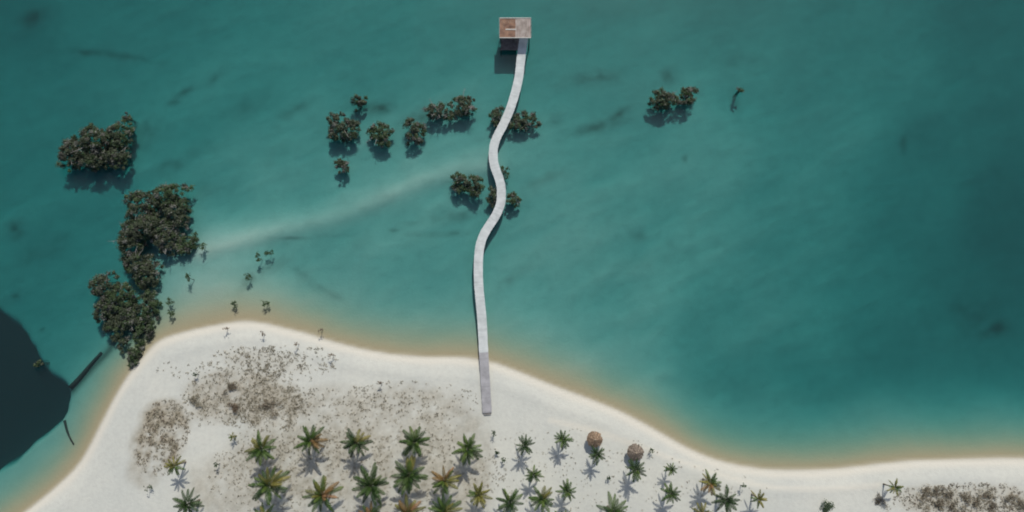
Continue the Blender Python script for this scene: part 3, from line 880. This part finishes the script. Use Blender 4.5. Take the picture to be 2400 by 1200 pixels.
GA, GB, GC, GD, GE = ('mangroves of the island clump above the deep pool', 'mangroves of the long clump reaching the beach', 'mangroves in the row crossing the pier',
                      'mangroves at the pier bend', 'mangroves standing apart in open water')
D_, N_ = 'mangrove_leaf', 'mangrove_leaf_green'
mang = [
    (165, 355, 40, 40, 3.2, D_, 'deep water side mangrove of the detached round clump', GA, 1), (222, 328, 50, 46, 4.0, D_, 'tallest dark mangrove of the detached round clump', GA, 1), (268, 315, 38, 40, 3.4, N_, 'greener mangrove of the detached round clump beside the tiny sprouting one', GA, 0), (215, 372, 52, 30, 3.0, D_, 'dark mangrove on the shaded inshore side of the detached round clump', GA, 1), (268, 365, 36, 32, 3.0, D_, 'dark mangrove of the detached round clump facing the long clump', GA, 1),
    (297, 274, 15, 12, 1.6, D_, 'tiny dark mangrove sprouting beside the detached round clump', GA, 0),
    (390, 458, 52, 36, 4.2, N_, 'outermost tall mangrove of the long clump, farthest from the beach', GB, 0), (325, 480, 48, 40, 4.2, D_, 'tall dark mangrove facing the detached round clump', GB, 1), (410, 500, 36, 42, 3.8, D_, 'dark mangrove on the shallow lagoon side of the long clump, near its outer end', GB, 0), (345, 535, 58, 44, 4.6, D_, 'tallest mangrove, forming the middle of the long clump', GB, 2), (300, 560, 34, 46, 4.0, D_, 'dark mangrove on the deep water side of the long clump\'s middle', GB, 2),
    (385, 565, 34, 34, 3.6, D_, 'dark mangrove next to the sparse twiggy one', GB, 2), (315, 620, 36, 36, 3.4, D_, 'dark mangrove filling the waist of the long clump', GB, 2), (345, 640, 30, 42, 2.8, D_, 'lower mangrove shading the waist of the long clump on its shallow side', GB, 2),
    (432, 572, 26, 30, 2.0, N_, 'sparse twiggy mangrove at the side of the long clump', GB, 6),
    (240, 668, 36, 36, 3.6, D_, 'outermost low mangrove of the cluster beside the deep pool', GB, 1), (282, 700, 46, 38, 3.8, N_, 'greenest broad mangrove of the cluster beside the deep pool', GB, 1), (245, 722, 34, 36, 3.2, D_, 'dark mangrove overhanging the water side of the cluster by the deep pool', GB, 1), (300, 745, 36, 38, 3.0, D_, 'dark mangrove in the heart of the cluster by the deep pool', GB, 1), (262, 765, 26, 30, 2.4, D_, 'small dark mangrove where the long sunken trunk ends', GB, 0),
    (348, 720, 24, 46, 2.6, N_, 'narrow green mangrove joining the low cluster to the beach tip', GB, 0), (335, 775, 24, 34, 2.2, N_, 'narrow green mangrove growing right at the sand edge of the beach tip', GB, 0), (312, 830, 17, 28, 1.8, N_, 'last little green mangrove of the clump, rooted on the wet sand', GB, 0), (286, 800, 16, 24, 1.8, D_, 'slim dark mangrove closest to the sand beside the narrow green ones', GB, 0),
    (800, 295, 44, 38, 3.6, D_, 'largest round dark mangrove of the row leading to the pier', GC, 1), (838, 236, 20, 20, 2.4, D_, 'small dark mangrove tucked behind the largest one of the row', GC, 0),
    (890, 312, 34, 30, 2.8, N_, 'round mangrove with pale branches between two others in the row', GC, 3), (968, 305, 30, 32, 3.0, D_, 'dark mangrove in the middle of the row, joined to the twiggy thicket', GC, 0),
    (1025, 258, 36, 24, 2.6, D_, 'twiggy mangrove thicket with bare pale branches near the pier', GC, 7), (1085, 245, 32, 32, 3.0, D_, 'tall twiggy mangrove with bare pale branches, pier side of the thicket', GC, 7),
    (1168, 272, 26, 26, 2.4, D_, 'dark mangrove pressed against the pier on the thicket side', GC, 0), (1228, 282, 44, 24, 1.6, D_, 'low spreading dark mangrove on the far side of the pier from the thicket', GC, 1),
    (800, 388, 20, 20, 2.0, D_, 'small lone mangrove inshore of the largest one of the row', GC, 1),
    (1078, 428, 24, 28, 2.6, N_, 'leafy green mangrove bush on the open water side of its neighbour at the pier bend', GD, 0), (1112, 432, 28, 30, 2.8, N_, 'green mangrove bush standing beside the pier bend', GD, 0),
    (1180, 402, 16, 16, 1.5, N_, 'tiny green mangrove hugging the outer side of the pier bend', GD, 0), (1202, 466, 22, 20, 1.8, N_, 'small green mangrove on the outer side of the pier bend', GD, 0), (1155, 460, 20, 22, 1.6, D_, 'small dark mangrove squeezed under the inner side of the pier bend', GD, 0),
    (1558, 232, 42, 30, 2.6, D_, 'dark mangrove in open water, larger of an isolated pair', GE, 1), (1617, 222, 28, 26, 2.6, D_, 'dark mangrove in open water, smaller of an isolated pair', GE, 0),
    (1733, 213, 10, 9, 1.6, N_, 'tiny mangrove seedling next to the isolated pair', GE, 0),
    (86, 850, 12, 12, 1.0, D_, 'tiny mangrove seedling standing at the rim of the deep dark pool', GE, 0),
]
for i, (a, b, rx, ry, h, lf, lab, grp, tw_) in enumerate(mang):
    mangrove(a, b, rx, ry, h, lf, lab, grp, 900 + i, tw_, dens=1.0 if rx > 16 else .5)

# ------------------------------------------------------------------ saplings and bare stems
def sapling(px, py, h, name, label, cat, group, seed, leaves=30, spread=.5, mat='mangrove_leaf_green', bark='mangrove_bark'):
    r = random.Random(seed); g = np.random.default_rng(seed)
    base = stand(px, py, h)
    zc = max(0.0, -base.z)
    root = tag(empty(name, base), label, cat, group)
    lean = Vector((r.uniform(-.2, .2), r.uniform(-.2, .2), 0)) * h * .4
    top = Vector((lean.x, lean.y, h))
    base2 = Vector((0, 0, -.2))
    parts = [tube([base2, Vector((lean.x * .3, lean.y * .3, h * .5)), top], [.06, .045, .02], 5)]
    ends = [top]
    for k in range(5):
        t = r.uniform(.55, .95)
        b0 = Vector((lean.x * t, lean.y * t, h * t)); an = r.uniform(0, 6.283)
        b1 = b0 + Vector((math.cos(an), math.sin(an), r.uniform(.2, .7))) * spread * r.uniform(.6, 1.2)
        parts.append(tube([b0, b1], [.03, .012], 4)); ends.append(b1)
    V, Fc = join(parts)
    link('stem', mesh('stem', V, Fc, M[bark]), root)
    if leaves:
        E = np.array([tuple(e) for e in ends])
        pts = E[g.integers(0, len(E), leaves)] + g.normal(size=(leaves, 3)) * .16
        nrm = g.normal(size=(leaves, 3)) * .5 + np.array([0, 0, 1]); nrm /= np.linalg.norm(nrm, axis=1)[:, None]
        u = np.cross(nrm, g.normal(size=(leaves, 3))); u /= np.linalg.norm(u, axis=1)[:, None]
        v = np.cross(nrm, u); s1 = g.uniform(.07, .14, leaves)[:, None]
        link('leaves', quad_cloud('leaves', pts, u * s1 * .8, v * s1 * 1.5, [M[mat]]), root)
    return root

for i, (a, b, h) in enumerate([(602, 604, 2.8), (578, 646, 2.6), (628, 592, 2.0), (440, 652, 2.6), (396, 705, 2.0), (620, 710, 1.8), (548, 712, 1.6), (398, 735, 1.4), (472, 575, 1.8)]):
    sapling(a, b, h, 'mangrove_sapling', 'thin mangrove sapling standing in the shallows off the beach tip', 'sapling', 'mangrove saplings in the shallows', 2000 + i, leaves=70)
for i, (a, b, h) in enumerate([(524, 770, 1.9), (612, 782, 1.9), (692, 806, 2.2), (749, 772, 2.2), (776, 832, 2.0), (891, 898, 1.8)]):
    sapling(a, b, h, 'bare_sapling', 'thin bare sapling with a long shadow along the beach tip sand', 'sapling', 'bare saplings along the beach tip', 2100 + i, leaves=14, spread=.35, mat='brown_bush', bark='brown_bush')
for i, (a, b, h) in enumerate([(457, 878, 1.5), (505, 1090, 1.8), (344, 1146, 1.8), (1158, 1016, 1.5), (1178, 1080, 1.5), (1529, 1054, 1.6), (1745, 1142, 2.0), (1165, 1060, 1.0), (1428, 1122, 1.0)]):
    sapling(a, b, h, 'planted_sapling', 'short dark planted sapling with a narrow shadow among the palms', 'sapling', 'planted saplings among the palms', 2200 + i, leaves=26, spread=.22, mat='palm_dark')

# ------------------------------------------------------------------ bushes and dry ground cover
def bush(px, py, rpx, h, mats, label, seed, name='dry_bush', cat='bush', group=None, n=420):
    g = np.random.default_rng(seed); r = random.Random(seed)
    base = stand(px, py, h * .5)
    rad = rpx / 13.3
    root = tag(empty(name, base), label, cat, group)
    cl = g.normal(size=(9, 3)) * np.array([.42 * rad, .42 * rad, .16 * h]) + np.array([0, 0, h * .5])
    pts = cl[g.integers(0, 9, n)] + g.normal(size=(n, 3)) * np.array([.22 * rad, .22 * rad, .14 * h])
    pts[:, 2] = np.clip(pts[:, 2], .03, None)
    nrm = g.normal(size=(n, 3)) * .6 + np.array([0, 0, .8]); nrm /= np.linalg.norm(nrm, axis=1)[:, None]
    u = np.cross(nrm, g.normal(size=(n, 3))); u /= np.linalg.norm(u, axis=1)[:, None]
    v = np.cross(nrm, u); s1 = g.uniform(.05, .11, n)[:, None]
    link('foliage', quad_cloud('foliage', pts, u * s1 * .7, v * s1 * 1.6, [M[m] for m in mats], g.integers(0, len(mats), n)), root)
    parts = []
    for k in range(6):
        c = cl[k]
        parts.append(tube([(0, 0, -.1), tuple(c * .6), tuple(c)], [.03, .022, .01], 4))
    V, Fc = join(parts)
    link('stem', mesh('stem', V, Fc, M['mangrove_bark']), root)
    return root
bush(545, 908, 14, .7, ['brown_bush', 'dry_grass_dark'], 'small olive brown bush on the sand inland of the beach tip', 1)
bush(552, 957, 12, .7, ['brown_bush'], 'small dark brown bush beside the larger rusty bush', 2)
bush(627, 948, 19, .8, ['brown_bush', 'dry_grass'], 'rusty brown bush, largest in the scrub inland of the beach tip', 3)
bush(455, 938, 14, .6, ['dry_grass_dark', 'dry_grass'], 'low olive bush beside the oval weed patch', 4)
bush(1940, 1190, 16, 1.0, ['palm_dark', 'mangrove_leaf_green'], 'dark green bush alone on clean sand between the lone palm and the palm rows', 5)
for i, (a, b, rp) in enumerate([(2063, 1172, 16), (2170, 1158, 16), (2200, 1152, 14), (2225, 1160, 16), (2265, 1165, 16), (2310, 1160, 16), (2285, 1180, 16), (2372, 1170, 13), (2240, 1190, 16), (2330, 1186, 14), (2395, 1185, 14), (2205, 1185, 12)]):
    bush(a, b, rp, .55, ['dry_grass_dark', 'brown_bush', 'dry_grass'], 'low grey brown bush in the dry scrub strip along the beach', 20 + i, group='bushes of the dry scrub strip', n=300)

def cover(name, label, spots, count, mats, seed, h=(.08, .35), size=(.12, .45)):
    """dry weeds: one object of many small tufts"""
    g = np.random.default_rng(seed)
    Cn = []
    tries = 0
    w = np.array([s[2] * s[3] * s[4] for s in spots], float); w /= w.sum()
    while len(Cn) < count and tries < count * 8:
        tries += 1
        k = g.choice(len(spots), p=w)
        a, b, rx, ry, st = spots[k]
        an = g.uniform(0, 6.283); rr = math.sqrt(g.random()) * 1.05
        p = P(a + rx * rr * math.cos(an), b + ry * rr * math.sin(an), .7)
        i = int(np.searchsorted(xs, p.x)); j = int(np.searchsorted(ys, p.y))
        if SD[i, j] > -1.2: continue
        if n1[i, j] * .8 + n2[i, j] * .5 + g.uniform(-.6, .6) < -.1: continue
        Cn.append((p.x, p.y, ground_z(p.x, p.y)))
    Cn = np.array(Cn)
    per = 9
    sc = np.repeat(g.uniform(size[0], size[1], len(Cn)) * g.uniform(.5, 1, len(Cn)), per)
    pts = np.repeat(Cn, per, 0) + g.normal(size=(len(Cn) * per, 3)) * sc[:, None] * np.array([.55, .55, 0])
    hh = g.uniform(h[0], h[1], len(pts)) * (.4 + sc)
    pts[:, 2] += hh * .45
    an = g.uniform(0, 6.283, len(pts))
    u = np.stack([np.cos(an), np.sin(an), g.normal(size=len(pts)) * .2], 1) * (.035 + .10 * sc)[:, None]
    tl = g.normal(size=(len(pts), 2)) * .55
    v = np.stack([tl[:, 0] * sc * .5, tl[:, 1] * sc * .5, hh * .5], 1)
    fm = np.repeat(g.integers(0, len(mats), len(Cn)), per)
    return tag(link(name, quad_cloud(name, pts, u, v, [M[m] for m in mats], fm)), label, 'dry grass', kind='stuff')
cover('dry_grass', 'tan dry weeds in an oval patch near the beach bend', [(392, 1000, 52, 60, 1), (370, 1060, 50, 55, .7)], 480, ['dry_grass', 'dry_grass_dark', 'brown_bush', 'dry_grass'], 1)
cover('dry_grass', 'brown and olive dry weeds scattered inland of the beach tip', [(580, 930, 150, 60, 1), (640, 950, 80, 60, 1), (520, 960, 100, 40, .6)], 800, ['dry_grass', 'dry_grass_dark', 'dry_grass'], 2)
cover('dry_grass', 'grey specks of sparse dead weeds across the upper beach tip', [(600, 850, 110, 40, 1), (680, 850, 120, 40, .6), (430, 865, 60, 25, .25)], 420, ['dry_grass_dark', 'dry_grass'], 3)
cover('dry_grass', 'thin dry weeds between the palms on the scrubby sand', [(800, 1000, 260, 90, .8), (960, 940, 170, 45, .7), (850, 1110, 320, 100, .7), (600, 1120, 110, 90, .5)], 1900, ['dry_grass', 'dry_grass_dark', 'dry_grass'], 4, size=(.1, .32))
cover('dry_grass', 'grey brown dry weeds filling the scrub strip along the beach', [(2280, 1172, 140, 38, 1), (2150, 1170, 70, 25, .6)], 560, ['dry_grass', 'dry_grass_dark', 'brown_bush'], 5)
cover('dry_grass', 'few tiny dry weeds dotted over the clean palm sand', [(1480, 1120, 330, 90, 1), (1300, 1080, 160, 80, 1)], 300, ['dry_grass', 'dry_grass_dark'], 6, size=(.08, .2))

# ------------------------------------------------------------------ sunken logs by the deep pool
def log(pts, rad, label, seed):
    path = []
    for (a, b) in pts:
        x, y = P2(a, b, -1.2)
        path.append(Vector((x, y, ground_z(x, y) + rad * .8)))
    base = path[0].copy()
    V, Fc = tube([p - base for p in path], [rad * (1 - .5 * i / (len(path) - 1)) for i in range(len(path))], 7)
    o = link('sunken_log', mesh('sunken_log', V, Fc, M['log'], smooth=True), None, base)
    tag(o, label, 'log')
log(smooth_path([(154, 985), (160, 1004), (168, 1022), (181, 1040)], 3), .22, 'curved dark sunken log between the deep pool and the beach', 1)
log(smooth_path([(165, 908), (190, 882), (215, 852), (238, 826)], 3), .42, 'long dark sunken trunk between the deep pool and the mangrove clump', 2)
